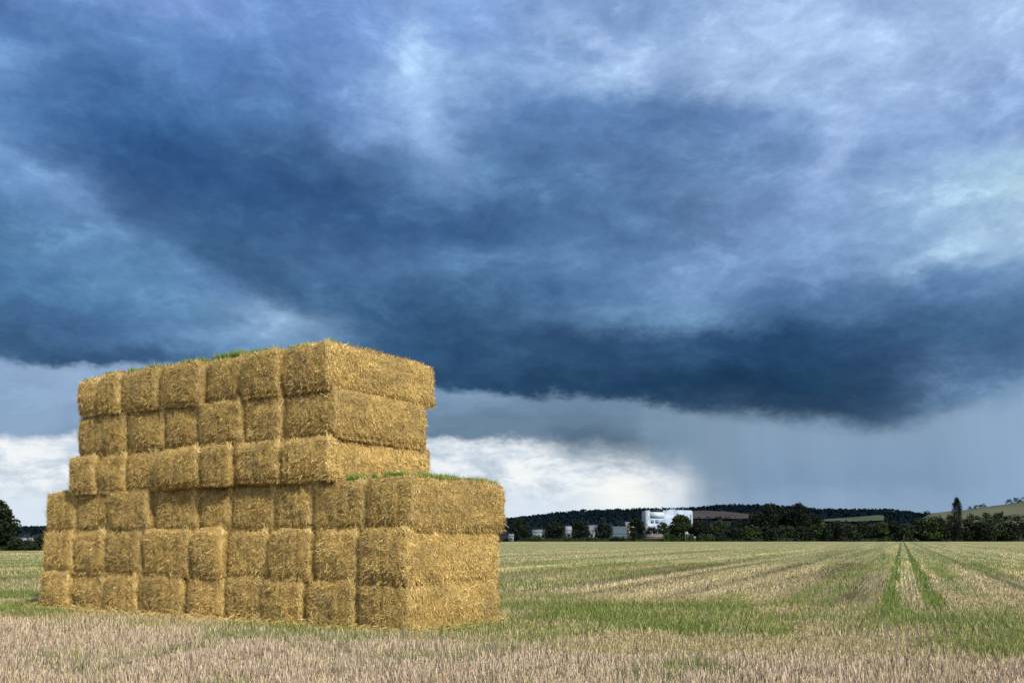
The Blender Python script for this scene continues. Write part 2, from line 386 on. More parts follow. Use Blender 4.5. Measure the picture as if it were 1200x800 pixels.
ys = np.concatenate([np.arange(-14, 8, 2.0), np.arange(8, 40, 0.35), np.geomspace(40, 478, 90)])
tx = np.concatenate([np.linspace(-1, 1, 150)])
GY, GT = np.meshgrid(ys, tx, indexing='ij')
half = 26 + np.maximum(GY, 0)*0.9
GX = GT*half
# the far edge runs nearer on the left
lx = -66.0
edge_y = np.where(GX < -2, np.interp(GX, [-450, -200, -66, -30, -2], [60, 90, 119, 250, 470]), 478)
GY2 = np.minimum(GY, np.maximum(edge_y, 20))
g = green_amount(GX.ravel(), GY2.ravel())
nx, ny = GX.shape
Z = 0.02 + 0.03*(fbm(GX/1.7, GY2/1.7, 0, 3, 2)-0.5)*sst(GY2, 60, 20)
V = np.stack([GX.ravel(), GY2.ravel(), Z.ravel()], 1)
I = np.arange(nx*ny).reshape(nx, ny)
Q = np.stack([I[:-1, :-1].ravel(), I[:-1, 1:].ravel(), I[1:, 1:].ravel(), I[1:, :-1].ravel()], 1)
mb = MB(); mb.add(V, Q, np.stack([g, g, g], 1))
tag(mb.build('field', M_FIELD, smooth=True), kind='structure')

m, N = new_mat('ground_mat'); co = world_co(N)
M_GROUND = finish(m, N, N.ramp(N.noise(co, 0.02, 6, 0.6), [(0.35, (0.03,0.045,0.015,1)), (0.65, (0.10,0.10,0.045,1))]), 0.95)
mb = MB(); xs = np.linspace(-9000, 9000, 46); yy = np.concatenate([np.linspace(-3000, 300, 6), np.linspace(500, 9000, 30)])
X_, Y_ = np.meshgrid(xs, yy, indexing='ij'); I = np.arange(X_.size).reshape(X_.shape)
mb.add(np.stack([X_.ravel(), Y_.ravel(), np.full(X_.size, -0.12)], 1), np.stack([I[:-1,:-1].ravel(), I[1:,:-1].ravel(), I[1:,1:].ravel(), I[:-1,1:].ravel()], 1))
tag(mb.build('ground', M_GROUND), kind='structure')

# ------------------------------------------------------------------ hills
RIDGE = [(-700,604),(-300,612),(20,619),(60,618),(200,614),(400,612),(560,611),(600,608.5),(640,603.5),(670,600.5),(700,598.8),(730,598),(760,597.4),(800,597),(830,594.5),(850,592.6),(880,593),(930,594.5),(960,597.5),(1000,598),(1040,598),(1055,600),(1085,603),(1200,606),(1500,600),(1900,606)]
def ridge_tan(px): return (HZ - np.interp(px, [p for p, _ in RIDGE], [q for _, q in RIDGE]))/F
D0, D1 = 1250.0, 2600.0
def hill_z(px, d):
    t = np.clip((d-D0)/(D1-D0), 0, 1)
    zt = ridge_tan(px)*D1 + CAMZ
    return zt*(t**0.9)
def hill_pt(px, d, lift=0.0):
    return np.stack([(px-600)/F*d, d + np.zeros_like(px), hill_z(px, d)+lift], -1)
m, N = new_mat('hill_mat'); co = world_co(N)
M_HILL = finish(m, N, N.ramp(N.noise(co, 0.012, 6, 0.65), [(0.35, (0.005,0.009,0.009,1)), (0.7, (0.010,0.016,0.012,1))]), 0.95)
px = np.linspace(-900, 2100, 320); dd = np.concatenate([np.linspace(D0-30, D1, 16), [D1+300, D1+900]])
PX, DD = np.meshgrid(px, dd, indexing='ij')
zz = hill_z(PX, DD); zz = np.where(DD > D1, zz*0.8, zz) - np.where(DD < D0, 3, 0)
zz += 5*(fbm(PX/14, DD/120, 0, 3, 8)-0.5)*sst(DD, D0, D0+400)
V = np.stack([(PX-600)/F*DD, DD, zz], -1).reshape(-1, 3)
I = np.arange(PX.size).reshape(PX.shape)
QH = lambda I: np.stack([I[:-1,:-1].ravel(), I[1:,:-1].ravel(), I[1:,1:].ravel(), I[:-1,1:].ravel()], 1)
mb = MB(); mb.add(V, QH(I)); tag(mb.build('hills', M_HILL, smooth=True), kind='structure')

# fields cut into the wooded slope
def solve_d(px, py):
    d = np.linspace(D0, D1, 400)
    z = hill_z(px, d); t = (z-CAMZ)/d; k = np.argmin(np.abs(t-(HZ-py)/F)); return d[k]
def hill_field(name, top, bot, color, xa, xb):
    n = 26; V = []
    for i in range(n):
        p = xa + (xb-xa)*i/(n-1)
        d1_ = solve_d(p, np.interp(p, *zip(*top))); d0_ = solve_d(p, np.interp(p, *zip(*bot)))
        for j in range(6):
            d = d0_ + (d1_-d0_)*j/5; V.append(((p-600)/F*d, d, float(hill_z(p, d))+4.5))
    I = np.arange(n*6).reshape(n, 6)
    m, N = new_mat(name+'_mat'); co = world_co(N)
    mm = finish(m, N, N.mix(1.0, color, N.ramp(N.noise(co, 0.02, 5, 0.6), [(0.3,(0.75,0.75,0.75,1)),(0.7,(1.2,1.2,1.2,1))]), 'MULTIPLY'), 0.95)
    mb = MB(); mb.add(V, QH(I)); tag(mb.build(name, mm, smooth=True), kind='structure')
hill_field('hillside_field', [(812,600.6),(830,600.4),(850,601.6),(880,605.0),(905,608.2)], [(812,610),(860,610.5),(905,609)], (0.050,0.038,0.034,1), 812, 905)
hill_field('hillside_meadow', [(958,611.5),(985,609.5),(1010,607.5),(1030,605.5),(1036,606.5)], [(958,613),(1000,614),(1036,612)], (0.055,0.07,0.035,1), 958, 1036)

# nearer slope on the right, pale stubble with hedges
SL = [(1020,611),(1060,605),(1088,601.5),(1110,599.2),(1135,597),(1150,594.5),(1170,591.5),(1185,589.5),(1200,586),(1260,574),(1400,556),(1700,540)]
m, N = new_mat('slope_mat'); co = world_co(N)
M_SLOPE = finish(m, N, N.ramp(N.noise(co, 0.010, 6, 0.7), [(0.35, (0.035,0.048,0.022,1)), (0.55, (0.11,0.11,0.055,1)), (0.75, (0.17,0.15,0.085,1))]), 0.95)
def slope_z(px, d):
    t = np.clip((d-800)/(1500-800), 0, 1); zt = (HZ-np.interp(px, *zip(*SL)))/F*1500+CAMZ
    return zt*t
px = np.linspace(1020, 1700, 90); dd = np.concatenate([np.linspace(790, 1500, 14), [1800, 2100]])
PX, DD = np.meshgrid(px, dd, indexing='ij'); zz = slope_z(PX, DD); zz = np.where(DD > 1500, zz*0.9, zz) - np.where(DD < 800, 2, 0)
zz = zz*sst(PX, 1045, 1092) + 1.5*(fbm(PX/9, DD/60, 0, 3, 4)-0.5)
V = np.stack([(PX-600)/F*DD, DD, zz], -1).reshape(-1, 3); I = np.arange(PX.size).reshape(PX.shape)
mb = MB(); mb.add(V, QH(I)); tag(mb.build('hillside_slope', M_SLOPE, smooth=True), kind='structure')

def unit(v): return v/np.maximum(np.linalg.norm(v, axis=-1, keepdims=True), 1e-9)
def leaf_quads(mb, P, size, C, rng=RNG, flat=0.0):
    n = len(P); a = unit(rng.normal(size=(n, 3))); b = unit(np.cross(a, rng.normal(size=(n, 3))))
    s_ = (size*(0.6+0.8*rng.random(n)))[:, None] if np.ndim(size) else size*(0.6+0.8*rng.random((n, 1)))
    mb.blades(P-a*s_/2, a*s_, b, s_[:, 0]*0.9, s_[:, 0]*0.55, C)
# woodland on the far slope: nobody could count it
n = 60000
pw = RNG.uniform(-250, 1500, n); tw = RNG.random(n)**0.6; dw = D0+60+(D1-D0-60)*tw
pos = hill_pt(pw, dw); z_at = (pos[:, 2]-CAMZ)/dw*F; pyv = HZ-z_at
clear = ((pw > 806) & (pw < 905) & (pyv > np.interp(pw, [812,830,850,880,905], [599.0,598.6,599.8,603,606.5])) & (pyv < 609)) | ((pw > 958) & (pw < 1036) & (pyv > np.interp(pw, [958,985,1010,1030,1036], [611.5,609.5,607.5,605.5,606.5])) & (pyv < 613.5))
k = ~clear & ((tw > 0.25) | (RNG.random(n) < 0.5)); pos = pos[k]; n = len(pos)
hgt = RNG.random(n)*5.5*(0.5+fbm(pw[k]/6, dw[k]/60, 0, 2, 3)); pos[:, 2] += hgt
cw = np.array([0.006,0.013,0.018])[None]*(0.75+0.5*RNG.random((n, 1))); cw[:, 2] += 0.001
mb = MB(); leaf_quads(mb, pos, np.full(n, 4.6), cw)
tag(mb.build('woodland', M_WOOD), 'dark wooded hillside far beyond the stubble field', 'woodland', kind='stuff')

# ------------------------------------------------------------------ trees
def trunk_mesh(h, r, rng, limbs=5, crown_r=3.0):
    mb = MB(); k = 7
    def tube(p0, p1, r0, r1):
        p0 = np.array(p0, float); p1 = np.array(p1, float); ax = unit(p1-p0); a = unit(np.cross(ax, [0.3, 1, 0.2])); b = np.cross(ax, a)
        mid = (p0+p1)/2 + rng.normal(size=3)*r0*0.4
        V = []
        for c_, rr in ((p0, r0), (mid, (r0+r1)/2), (p1, r1)):
            for j in range(k):
                th = 2*math.pi*j/k; V.append(c_ + rr*(a*math.cos(th)+b*math.sin(th)))
        Qs = [(i*k+j, i*k+(j+1) % k, (i+1)*k+(j+1) % k, (i+1)*k+j) for i in range(2) for j in range(k)]
        mb.add(V, Qs)
    tube((0, 0, -0.2), (0, 0, h*0.45), r*1.2, r*0.75); tube((0, 0, h*0.43), (0.1*r, 0, h*0.8), r*0.75, r*0.25)
    for i in range(limbs):
        th = rng.uniform(0, 6.28); z0 = h*rng.uniform(0.25, 0.55); L = crown_r*rng.uniform(0.5, 0.85)
        tube((0, 0, z0), (L*math.cos(th), L*math.sin(th), z0+L*rng.uniform(0.5, 1.0)), r*0.35, r*0.1)
    return mb
def crown_mesh(h, w, rng, n, base=0.15, col=(0.03,0.05,0.018), shape='round', leaf=None):
    mb = MB(); n = int(n*1.9); nl = max(16, n//55); leaf = leaf or max(0.22, w*0.055)
    z0 = h*base; P = []; Cc = []
    for i in range(nl):
        # lobe centres within an uneven envelope
        t = rng.random()**0.8
        if shape == 'poplar': t = rng.random(); env = 0.30+0.75*math.sin(math.pi*min(1, t*0.55+0.30))**0.8 if t < 0.85 else 0.75*(1.06-t)/0.21
        elif shape == 'bush': env = math.sqrt(max(0.05, 1-(t*0.95)**2))
        elif shape == 'cone': env = 1.05-0.85*t
        else: env = math.sqrt(max(0.06, 1-(2*t-0.85)**2/1.35))
        rad = w/2*env*(0.45+0.5*rng.random()); th = rng.uniform(0, 6.28)
        lr = w*(0.12+0.11*rng.random())*(1.15 if shape == 'poplar' else 1)
        cpos = np.array([rad*math.cos(th)*0.95, rad*math.sin(th)*0.95, z0+(h-z0-lr*0.6)*t])
        cnt = max(8, int(n/nl))
        q = unit(rng.normal(size=(cnt, 3)))*(lr*(0.35+0.65*rng.random((cnt, 1))**0.5))
        q[:, 2] *= 1.5 if shape == 'poplar' else 0.85
        P.append(cpos+q); tone = 0.65+0.7*rng.random()
        Cc.append(np.array(col)[None]*tone*(0.75+0.5*rng.random((cnt, 1)))*np.array([[1+0.25*(rng.random()-0.5), 1, 1]]))
    P = np.concatenate(P); Cc = np.concatenate(Cc); P[:, 2] = np.maximum(P[:, 2], 0.05)
    leaf_quads(mb, P, np.full(len(P), leaf), Cc, rng)
    return mb
def tree(name, px, d, h, w, label, cat, group, shape='round', n=1400, col=(0.03,0.05,0.018), base=0.14, seed=0):
    rng = np.random.default_rng(1000+seed+int(px*3))
    e = empty(name, ((px-600)/F*d, d, -0.1)); tag(e, label, cat, group)
    if cat == 'tree' or shape != 'bush':
        trunk_mesh(h, max(0.16, h*0.022), rng, 5, w/2).build('trunk', M_BARK, e)
    else:
        trunk_mesh(h*0.8, 0.10, rng, 6, w/2).build('stem', M_BARK, e)
    crown_mesh(h, w, rng, n, base, col, shape).build('crown' if cat == 'tree' else 'foliage', M_LEAF, e)
    return e
def pxh(dp, d): return dp*d/F
GD = (0.010,0.018,0.009); GM = (0.028,0.048,0.015); GL = (0.034,0.052,0.017)
GT_ = 'trees along the far edge of the field'
# lone round trees left to right beyond the stack
for i, (p, top, wpx, d, lab) in enumerate([
    (609, 607, 27, 482, 'dark round tree just right of the bale stack, first of the row of round trees'),
    (650, 611, 26, 484, 'dark round tree between the white low shed and the white gabled house'),
    (680, 611, 25, 484, 'dark round tree directly left of the blue grey shed, third of the row'),
    (707, 613, 23, 484, 'smallest dark round tree, in front of the blue grey shed'),
    (745, 608, 24, 482, 'dark round tree immediately left of the tall white factory')]):
    tree('round_tree', p, d, pxh(634.3-top, d)+0.3, pxh(wpx, d), lab, 'tree', GT_, 'round', 1500, GD, 0.10, i)
# greener trees by the factory
for i, (p, top, wpx, d, lab, colr) in enumerate([
    (763, 616, 15, 500, 'small dark tree in front of the left corner of the factory', GD),
    (777, 612, 18, 505, 'low green tree in front of the middle of the factory wall', GM),
    (797, 603.5, 30, 510, 'broad green tree rising in front of the factory, highest there', GM),
    (822, 610, 26, 500, 'bushy tree just right of the factory below the brown hillside field', GD),
    (843, 610, 24, 500, 'bushy green tree midway between factory and the big dark tree group', GM),
    (864, 609, 22, 500, 'dark tree leaning against the left flank of the big tree group', GD),
    (884, 599, 22, 495, 'left shoulder of the big dark tree group, lower than its neighbours', GD),
    (901, 590.5, 28, 495, 'tall broad dark tree, left of the two tallest in the big group', GD),
    (919, 594, 24, 500, 'dark tree in the dip between the two tallest of the big group', GD),
    (937, 590, 30, 492, 'tall broad dark tree, right of the two tallest in the big group', GD),
    (958, 603, 20, 495, 'dark tree sloping down on the right flank of the big group', GD)]):
    tree('broadleaf_tree', p, d, pxh(634.3-top, d)+0.3, pxh(wpx, d), lab, 'tree', GT_, 'round', 2200 if wpx > 27 else 1500, colr, 0.06, 40+i)
tree('poplar_tree', 1121.5, 470, pxh(634.3-582.5, 470), pxh(11, 470), 'tall slender dark poplar standing above the hedge on the right', 'tree', None, 'poplar', 5200, (0.007,0.012,0.007), 0.03, 3)
# hedge of bushes under and between
rs = random.Random(5)
hb = [(862,618,20),(880,616,22),(899,617,24),(920,616,22),(941,617,24),(962,612,22),(978,611,20),(995,614,22),(1012,611,22),(1030,612,22),(1048,610,22),(1062,613,18),
      (1075,609,20),(1092,606,24),(1108,611,18),(1134,608,22),(1150,611,22),(1166,609,22),(1182,612,20),(1198,611,22),(1218,608,24),(1240,610,24)]
words = ['first','second','third','fourth','fifth','sixth','seventh','eighth','ninth','tenth','eleventh','twelfth','thirteenth','fourteenth','fifteenth','sixteenth','seventeenth','eighteenth','nineteenth','twentieth','twenty-first','twenty-second']
for i, (p, top, wpx) in enumerate(hb):
    d = 480+rs.uniform(-3, 6)
    if p < 950: where = 'under the big tree group'; k_ = [q for q in hb if q[0] < 950]; 
    elif p < 1115: where = 'in the hedge left of the poplar'; k_ = [q for q in hb if 950 <= q[0] < 1115]
    else: where = 'in the hedge right of the poplar'; k_ = [q for q in hb if q[0] >= 1115]
    idx = k_.index((p, top, wpx))
    if (p,top,wpx) == (1240,610,24): continue
    tree('hedge_bush', p, d, pxh(634.3-top, d)+0.3, pxh(wpx*1.45, d), 'dark green bush, %s from the left %s' % (words[idx], where), 'bush', 'bushes of the hedge along the far field edge', 'bush', 1000, [GD, GM, GD, (0.022,0.036,0.014)][i % 4], 0.0, 80+i)
# lower bushes in front of the factory and between the round trees
lb = [(628,628,16),(665,628.5,14),(694,629,14),(724,629,18),(786,627,18),(806,626.5,18),(826,625,20),(845,624,20)]
lt = ['low dark bush between the first two round trees right of the stack','low dark bush between the second and third round trees','low dark bush between the third and fourth round trees','low dark bush in front of the blue grey shed, left of the factory tree','low green bush right of the beige hut','low green bush under the small white dome','low green bush left of the small white marker','low green bush right of the small white marker']
for i, (p, top, wpx) in enumerate(lb):
    tree('low_bush', p, 478, pxh(634.3-top, 478)+0.2, pxh(wpx*1.2, 478), lt[i], 'bush', 'low bushes by the far buildings', 'bush', 500, [GM, GL, GM, GD][i % 4], 0.0, 120+i)
# hedge line trees on the slope
for i, (p, dz_, w_) in enumerate([(1066,4,9),(1076,5,11),(1086,5,9),(1137,4,7),(1144,4.5,8),(1152,5,9),(1183,5.5,9),(1193,6,11),(1203,7,11)]):
    d = 1490.0; zt = float(slope_z(np.array(p), np.array(d)))*float(sst(np.array(p), 1045, 1092))
    e = tree('hilltop_tree', p, d, pxh(dz_*1.15, d), pxh(w_, d), ['dark tree on the skyline left of the poplar','dark tree on the skyline right of the poplar','dark tree on the skyline at the right edge'][0 if p < 1100 else (1 if p < 1160 else 2)] + ', %s of its three' % ['leftmost','middle','rightmost'][i % 3], 'tree', 'small trees on the skyline', 'round', 260, (0.016,0.026,0.014), 0.05, 150+i)
    e.location.z = zt-0.5
# mid-slope bushes below the pale slope
for i, (p, py, w_) in enumerate([(1100,606,16),(1114,604,12),(1140,603,18),(1156,602,18),(1172,601,18),(1187,601,16),(1201,600,18)]):
    d = 900.0
    e = tree('slope_tree', p, d, pxh(634-py, d), pxh(w_*1.3, d), 'dark tree below the pale slope, %s from the left behind the hedge' % words[i], 'tree', 'trees at the foot of the pale slope', 'round', 700, (0.018,0.032,0.014), 0.02, 190+i)
# left edge of the picture: nearer trees beside the field corner
for i, (p, top, wpx, d, lab, nm, shp) in enumerate([
    (-6, 586, 50, 125, 'dark leafy tree cut off by the left edge of the picture', 'broadleaf_tree', 'round'),
    (-45, 596, 50, 128, 'dark leafy tree beyond the left edge tree', 'broadleaf_tree', 'round'),
    (18, 630, 20, 122, 'low dark bush at the foot of the left edge tree', 'low_bush', 'bush'),
    (33, 633, 22, 124, 'low dark bush in front of the grey roofed barn', 'low_bush', 'bush'),
    (50, 627, 34, 128, 'dark bush touching the left end of the bale stack', 'low_bush', 'bush'),
    (78, 624, 36, 132, 'dark bush hidden behind the left end of the stack', 'low_bush', 'bush')]):
    if i in (1, 5): continue
    tree(nm, p, d, pxh(HZ+F*CAMZ/d-top, d)+0.1, pxh(wpx, d), lab, 'tree' if shp == 'round' else 'bush', GT_ if shp == 'round' else 'bushes at the left end of the field', shp, 2600 if shp == 'round' else 900, (0.014,0.026,0.010), 0.02, 220+i)

# rough grass verge along the far field edge
n = 16000
t = RNG.random(n); pxv = RNG.uniform(-40, 1260, n)
xv = np.zeros(n); yv = 479+RNG.random(n)*4; xv = (pxv-600)/F*yv
mb = MB(); P = np.stack([xv, yv, np.zeros(n)-0.1], 1)
D = np.stack([RNG.normal(size=n)*0.3, RNG.normal(size=n)*0.1, 0.7+RNG.random(n)*1.3], 1); S = np.tile([[1., 0, 0]], (n, 1))
mb.blades(P, D, S, 0.6, 0.25, np.array([[0.022,0.03,0.010]])*(0.6+0.9*RNG.random((n, 1))))
n = 5000; xa = RNG.uniform(-66-30, -50, n); ya = np.interp(xa, [-200, -66, -30], [90, 119, 250])+RNG.random(n)*4
P = np.stack([xa, ya, np.zeros(n)-0.05], 1); D = np.stack([RNG.normal(size=n)*0.15, RNG.normal(size=n)*0.1, 0.25+RNG.random(n)*0.5], 1)
mb.blades(P, D, np.tile([[1., 0, 0]], (n, 1)), 0.25, 0.08, np.array([[0.025,0.035,0.012]])*(0.6+0.9*RNG.random((n, 1))))
tag(mb.build('verge_grass', M_GRASS), 'rough dark grass along the far edge of the field', 'grass', kind='stuff')

# ------------------------------------------------------------------ buildings
def flat_mat(name, col, rough=0.7, var=0.12, scale=0.6):
    m, N = new_mat(name); co = obj_co(N)
    return finish(m, N, N.mix(1.0, (*col, 1), N.ramp(N.noise(co, scale, 5, 0.65), [(0.3, (1-var*1.5,)*3+(1,)), (0.7, (1+var,)*3+(1,))]), 'MULTIPLY'), rough)
M_WHITE = flat_mat('white_render_mat', (0.27,0.31,0.35)); M_CREAM = flat_mat('cream_render_mat', (0.28,0.25,0.19))
M_BLUEG = flat_mat('blue_grey_sheet_mat', (0.055,0.085,0.105)); M_ROOFG = flat_mat('grey_roof_mat', (0.22,0.24,0.26)); M_DARKW = flat_mat('dark_window_mat', (0.03,0.035,0.045), 0.25)
M_HOUSE = flat_mat('house_render_mat', (0.17,0.20,0.23)); M_PANEL = flat_mat('pale_blue_panel_mat', (0.48,0.56,0.66)); M_BLUEP = flat_mat('blue_panel_mat', (0.13,0.22,0.38)); M_REDR = flat_mat('brown_tile_mat', (0.13,0.075,0.05)); M_BEIGE = flat_mat('beige_board_mat', (0.15,0.14,0.12)); M_PALER = flat_mat('pale_roof_mat', (0.14,0.165,0.19))
m, N = new_mat('cladding_mat'); co = obj_co(N)
cs = N.n('ShaderNodeSeparateXYZ'); N.link(co, cs.inputs[0])
camo = N.noise(N.xyz(cs.outputs[0], 0.0, N.m('MULTIPLY', cs.outputs[2], 1.3)), 0.16, 3, 0.55, 0.2)
cl = N.ramp(camo, [(0.34, (0.20,0.29,0.44,1)), (0.46, (0.32,0.40,0.53,1)), (0.56, (0.42,0.49,0.58,1)), (0.68, (0.50,0.55,0.60,1))], 'LINEAR')
M_CLAD = finish(m, N, cl, 0.6)
def house(name, px0, px1, py_eave, py_ridge, d, wall, roof, label, cat, group=None, depth=9, windows=2, hip=False, base_py=None):
    x0 = (px0-600)/F*d; x1 = (px1-600)/F*d; ze = (HZ-py_eave)/F*d+CAMZ; zr = (HZ-py_ridge)/F*d+CAMZ; w = (x1-x0)/2
    e = empty(name, ((x0+x1)/2, d, -0.12)); tag(e, label, cat, group)
    b = MB(); b.box(-w, w, 0, depth, 0, ze+0.12); b.build('wall', wall, e)
    b = MB(); o = 0.15
    ya, yb, ym = -o, depth+o, depth/2
    zr_ = max(zr+0.12, ze+0.5)
    V = [(-w-o,ya,ze+0.11),(w+o,ya,ze+0.11),(w+o,ym,zr_),(-w-o,ym,zr_),(-w-o,yb,ze+0.11),(w+o,yb,ze+0.11),
         (-w-o,ya,ze+0.33),(w+o,ya,ze+0.33),(w+o,ym,zr_+0.22),(-w-o,ym,zr_+0.22),(-w-o,yb,ze+0.33),(w+o,yb,ze+0.33)]
    b.add(V, [(0,1,2,3),(3,2,5,4),(6,9,8,7),(9,10,11,8),(0,6,7,1),(4,5,11,10),(0,3,9,6),(1,7,8,2),(3,4,10,9),(2,8,11,5)]); b.build('roof', roof, e)
    for i in range(windows):
        cx = -w + 2*w*(i+0.5)/windows
        b = MB(); b.box(cx-0.7, cx+0.7, -0.06, 0.04, ze*0.42, ze*0.75); b.build('window', M_DARKW, e)
    return e
# the tall white factory with a blue patched wall
d = 640.0; sx = lambda p: (p-600)/F*d; sz = lambda y: (HZ-y)/F*d+CAMZ
fx0, fx1 = sx(756.5), sx(811.5); fc = (fx0+fx1)/2
e = empty('factory', (fc, d, -0.12)); tag(e, 'tall flat roofed white factory with blue patches on its wall, above the trees', 'factory')
b = MB(); H_ = sz(597.8)
# wall with a stepped, slightly rounded right shoulder
prof = [(fx0-fc,0),(fx0-fc,sz(597.6)),(sx(783)-fc,sz(597.4)),(sx(784)-fc,sz(597.0)),(sx(800)-fc,sz(597.2)),(sx(808)-fc,sz(597.3)),(sx(810.5)-fc,sz(597.8)),(fx1-fc,sz(599)),(fx1-fc,0)]
for i in range(len(prof)-1):
    (xa_, za_), (xb_, zb_) = prof[i], prof[i+1]
    if abs(xa_-xb_) > 0.01:
        b.add([(xa_,0,0),(xb_,0,0),(xb_,0,zb_),(xa_,0,za_),(xa_,18,0),(xb_,18,0),(xb_,18,zb_),(xa_,18,za_)], [(0,1,2,3),(4,7,6,5),(3,2,6,7)])
b.add([(fx0-fc,0,0),(fx0-fc,0,prof[1][1]),(fx0-fc,18,prof[1][1]),(fx0-fc,18,0)], [(0,1,2,3)]); b.add([(fx1-fc,0,0),(fx1-fc,18,0),(fx1-fc,18,prof[7][1]),(fx1-fc,0,prof[7][1])], [(0,1,2,3)])
b.build('wall', M_CLAD, e)
b = MB(); b.box(sx(762)-fc, sx(778)-fc, -0.25, -0.01, sz(606.5), sz(600)); b.build('panel', M_PANEL, e)
b = MB(); b.box(fx0-fc-0.2, fx0-fc+1.6, -0.35, -0.01, 0, sz(598)); b.build('corner_column', M_WHITE, e)
b = MB(); b.box(fx1-fc-1.5, fx1-fc+0.15, -0.35, -0.01, 0, sz(602)); b.build('corner_column', M_WHITE, e)
b = MB(); b.box(sx(762)-fc, sx(777)-fc, -0.3, 6, sz(598.9), sz(597.2)); b.build('roof_edge', M_DARKW, e)
b = MB(); b.box(sx(785)-fc, sx(792)-fc, 2, 8, sz(597.6), sz(595.9)); b.build('roof_unit', M_WHITE, e)
for q in range(2):
    b = MB(); b.box(sx(762.5+q*5.5)-fc, sx(766.5+q*5.5)-fc, -0.12, -0.01, sz(612.5), sz(608.5)); b.build('window', M_BLUEP, e)
house('low_shed', 624, 639, 623.5, 620.5, 540, M_HOUSE, M_PALER, 'low pale shed between the first two round trees', 'shed', None, 10, 3)
house('white_house', 663, 670, 621, 616.5, 545, M_HOUSE, M_ROOFG, 'narrow white house between the second and third round trees', 'house', None, 8, 1)
house('long_hall', 686, 701, 621.5, 615.5, 560, M_HOUSE, M_PALER, 'white hall with pale roof between the third and fourth round trees', 'hall', None, 14, 3)
house('blue_grey_shed', 700, 735, 625, 616.5, 575, M_BLUEG, M_BLUEG, 'long blue grey metal shed left of the factory', 'shed', None, 20, 4)
house('cream_house', 733.5, 742.5, 616, 611.5, 600, M_CREAM, M_ROOFG, 'cream house rising behind the blue grey shed', 'house', None, 9, 2)
house('beige_hut', 757, 777, 629, 626, 486, M_BEIGE, M_BEIGE, 'low beige hut at the field edge below the factory', 'hut', None, 4, 2)
house('grey_roofed_barn', 15, 36, 635, 631.3, 160, M_BEIGE, M_ROOFG, 'low barn with a pale grey roof near the left end of the stack', 'barn', None, 3.5, 2)
house('hillside_house', 1182, 1189, 615, 611.5, 640, M_CREAM, M_REDR, 'small pale house among the trees at the right edge, left of its twin', 'house', None, 7, 1)
house('hillside_house', 1191, 1196, 616, 613, 640, M_HOUSE, M_REDR, 'smaller white house among the trees, nearest the right edge', 'house', None, 7, 1)
house('white_shed', 596, 602, 628, 625.5, 474, M_HOUSE, M_PALER, 'tiny white shed tucked against the right end of the stack', 'shed', None, 4, 1)
# small white dome tent and marker in the bushes
e = empty('dome_tent', ((804.5-600)/F*476, 476, -0.1)); tag(e, 'small white dome tent among the bushes below the factory', 'tent')
b = MB(); th = np.linspace(0, 2*math.pi, 17); ph = np.linspace(0, math.pi/2, 7)
TH, PH = np.meshgrid(th, ph, indexing='ij'); V = np.stack([1.05*np.cos(TH)*np.cos(PH), 1.05*np.sin(TH)*np.cos(PH), 3.9+1.3*np.sin(PH)], -1).reshape(-1, 3)
I = np.arange(TH.size).reshape(TH.shape); b.add(V, QH(I)); b.build('canopy', M_WHITE, e, smooth=True)
for a in range(4): cx, cy = 0.85*math.cos(a*1.57+0.8), 0.85*math.sin(a*1.57+0.8); b = MB(); b.box(cx-0.06, cx+0.06, cy-0.06, cy+0.06, 0, 4.1); b.build('post', M_ROOFG, e)
e = empty('sign_board', ((814-600)/F*476, 476, -0.1)); tag(e, 'small white board on posts in the bushes right of the dome tent', 'sign')
b = MB(); b.box(-0.5, 0.5, -0.05, 0.05, 1.7, 2.7); b.build('board', M_WHITE, e)
for q in (-0.4, 0.4):
    b = MB(); b.box(q-0.06, q+0.06, 0.055, 0.15, 0, 2.6); b.build('post', M_ROOFG, e)

# ------------------------------------------------------------------ straw bales
TH_ = math.atan2(0.536, 0.844)
U_ = np.array([-0.844, 0.536]); V_ = np.array([0.536, 0.844]); C0 = np.array([-1.66, 15.8]); BL = 2.78
def t_of(px):                       # distance along the front line for a joint seen at px
    k = (px-600)/F; return (C0[0]-k*C0[1])/(k*U_[1]-U_[0])
ROWJ = [
 [47,83,122,163,216,262,306,358,418,484],
 [49,86,124,168,224,262,314,366,421,483],
 [51,86,127,176,228,267,318,364,427,486],
 [81,115,148,186,240,275,332,377,388],
 [87,120,147,192,232,285,332,399],
 [90,117,145,190,240,285,331,382]]
ROWJ[3] = [81,115,148,186,240,275,332,391]
ROWJ[5][-1] = 390; ROWJ[4][-1] = 396
ROWZ = [0.0, 0.865, 1.79, 2.64, 3.46, 4.32, 5.14]
ROWY = [0.0, 0.0, 0.03, -0.01, 0.02, -0.03]
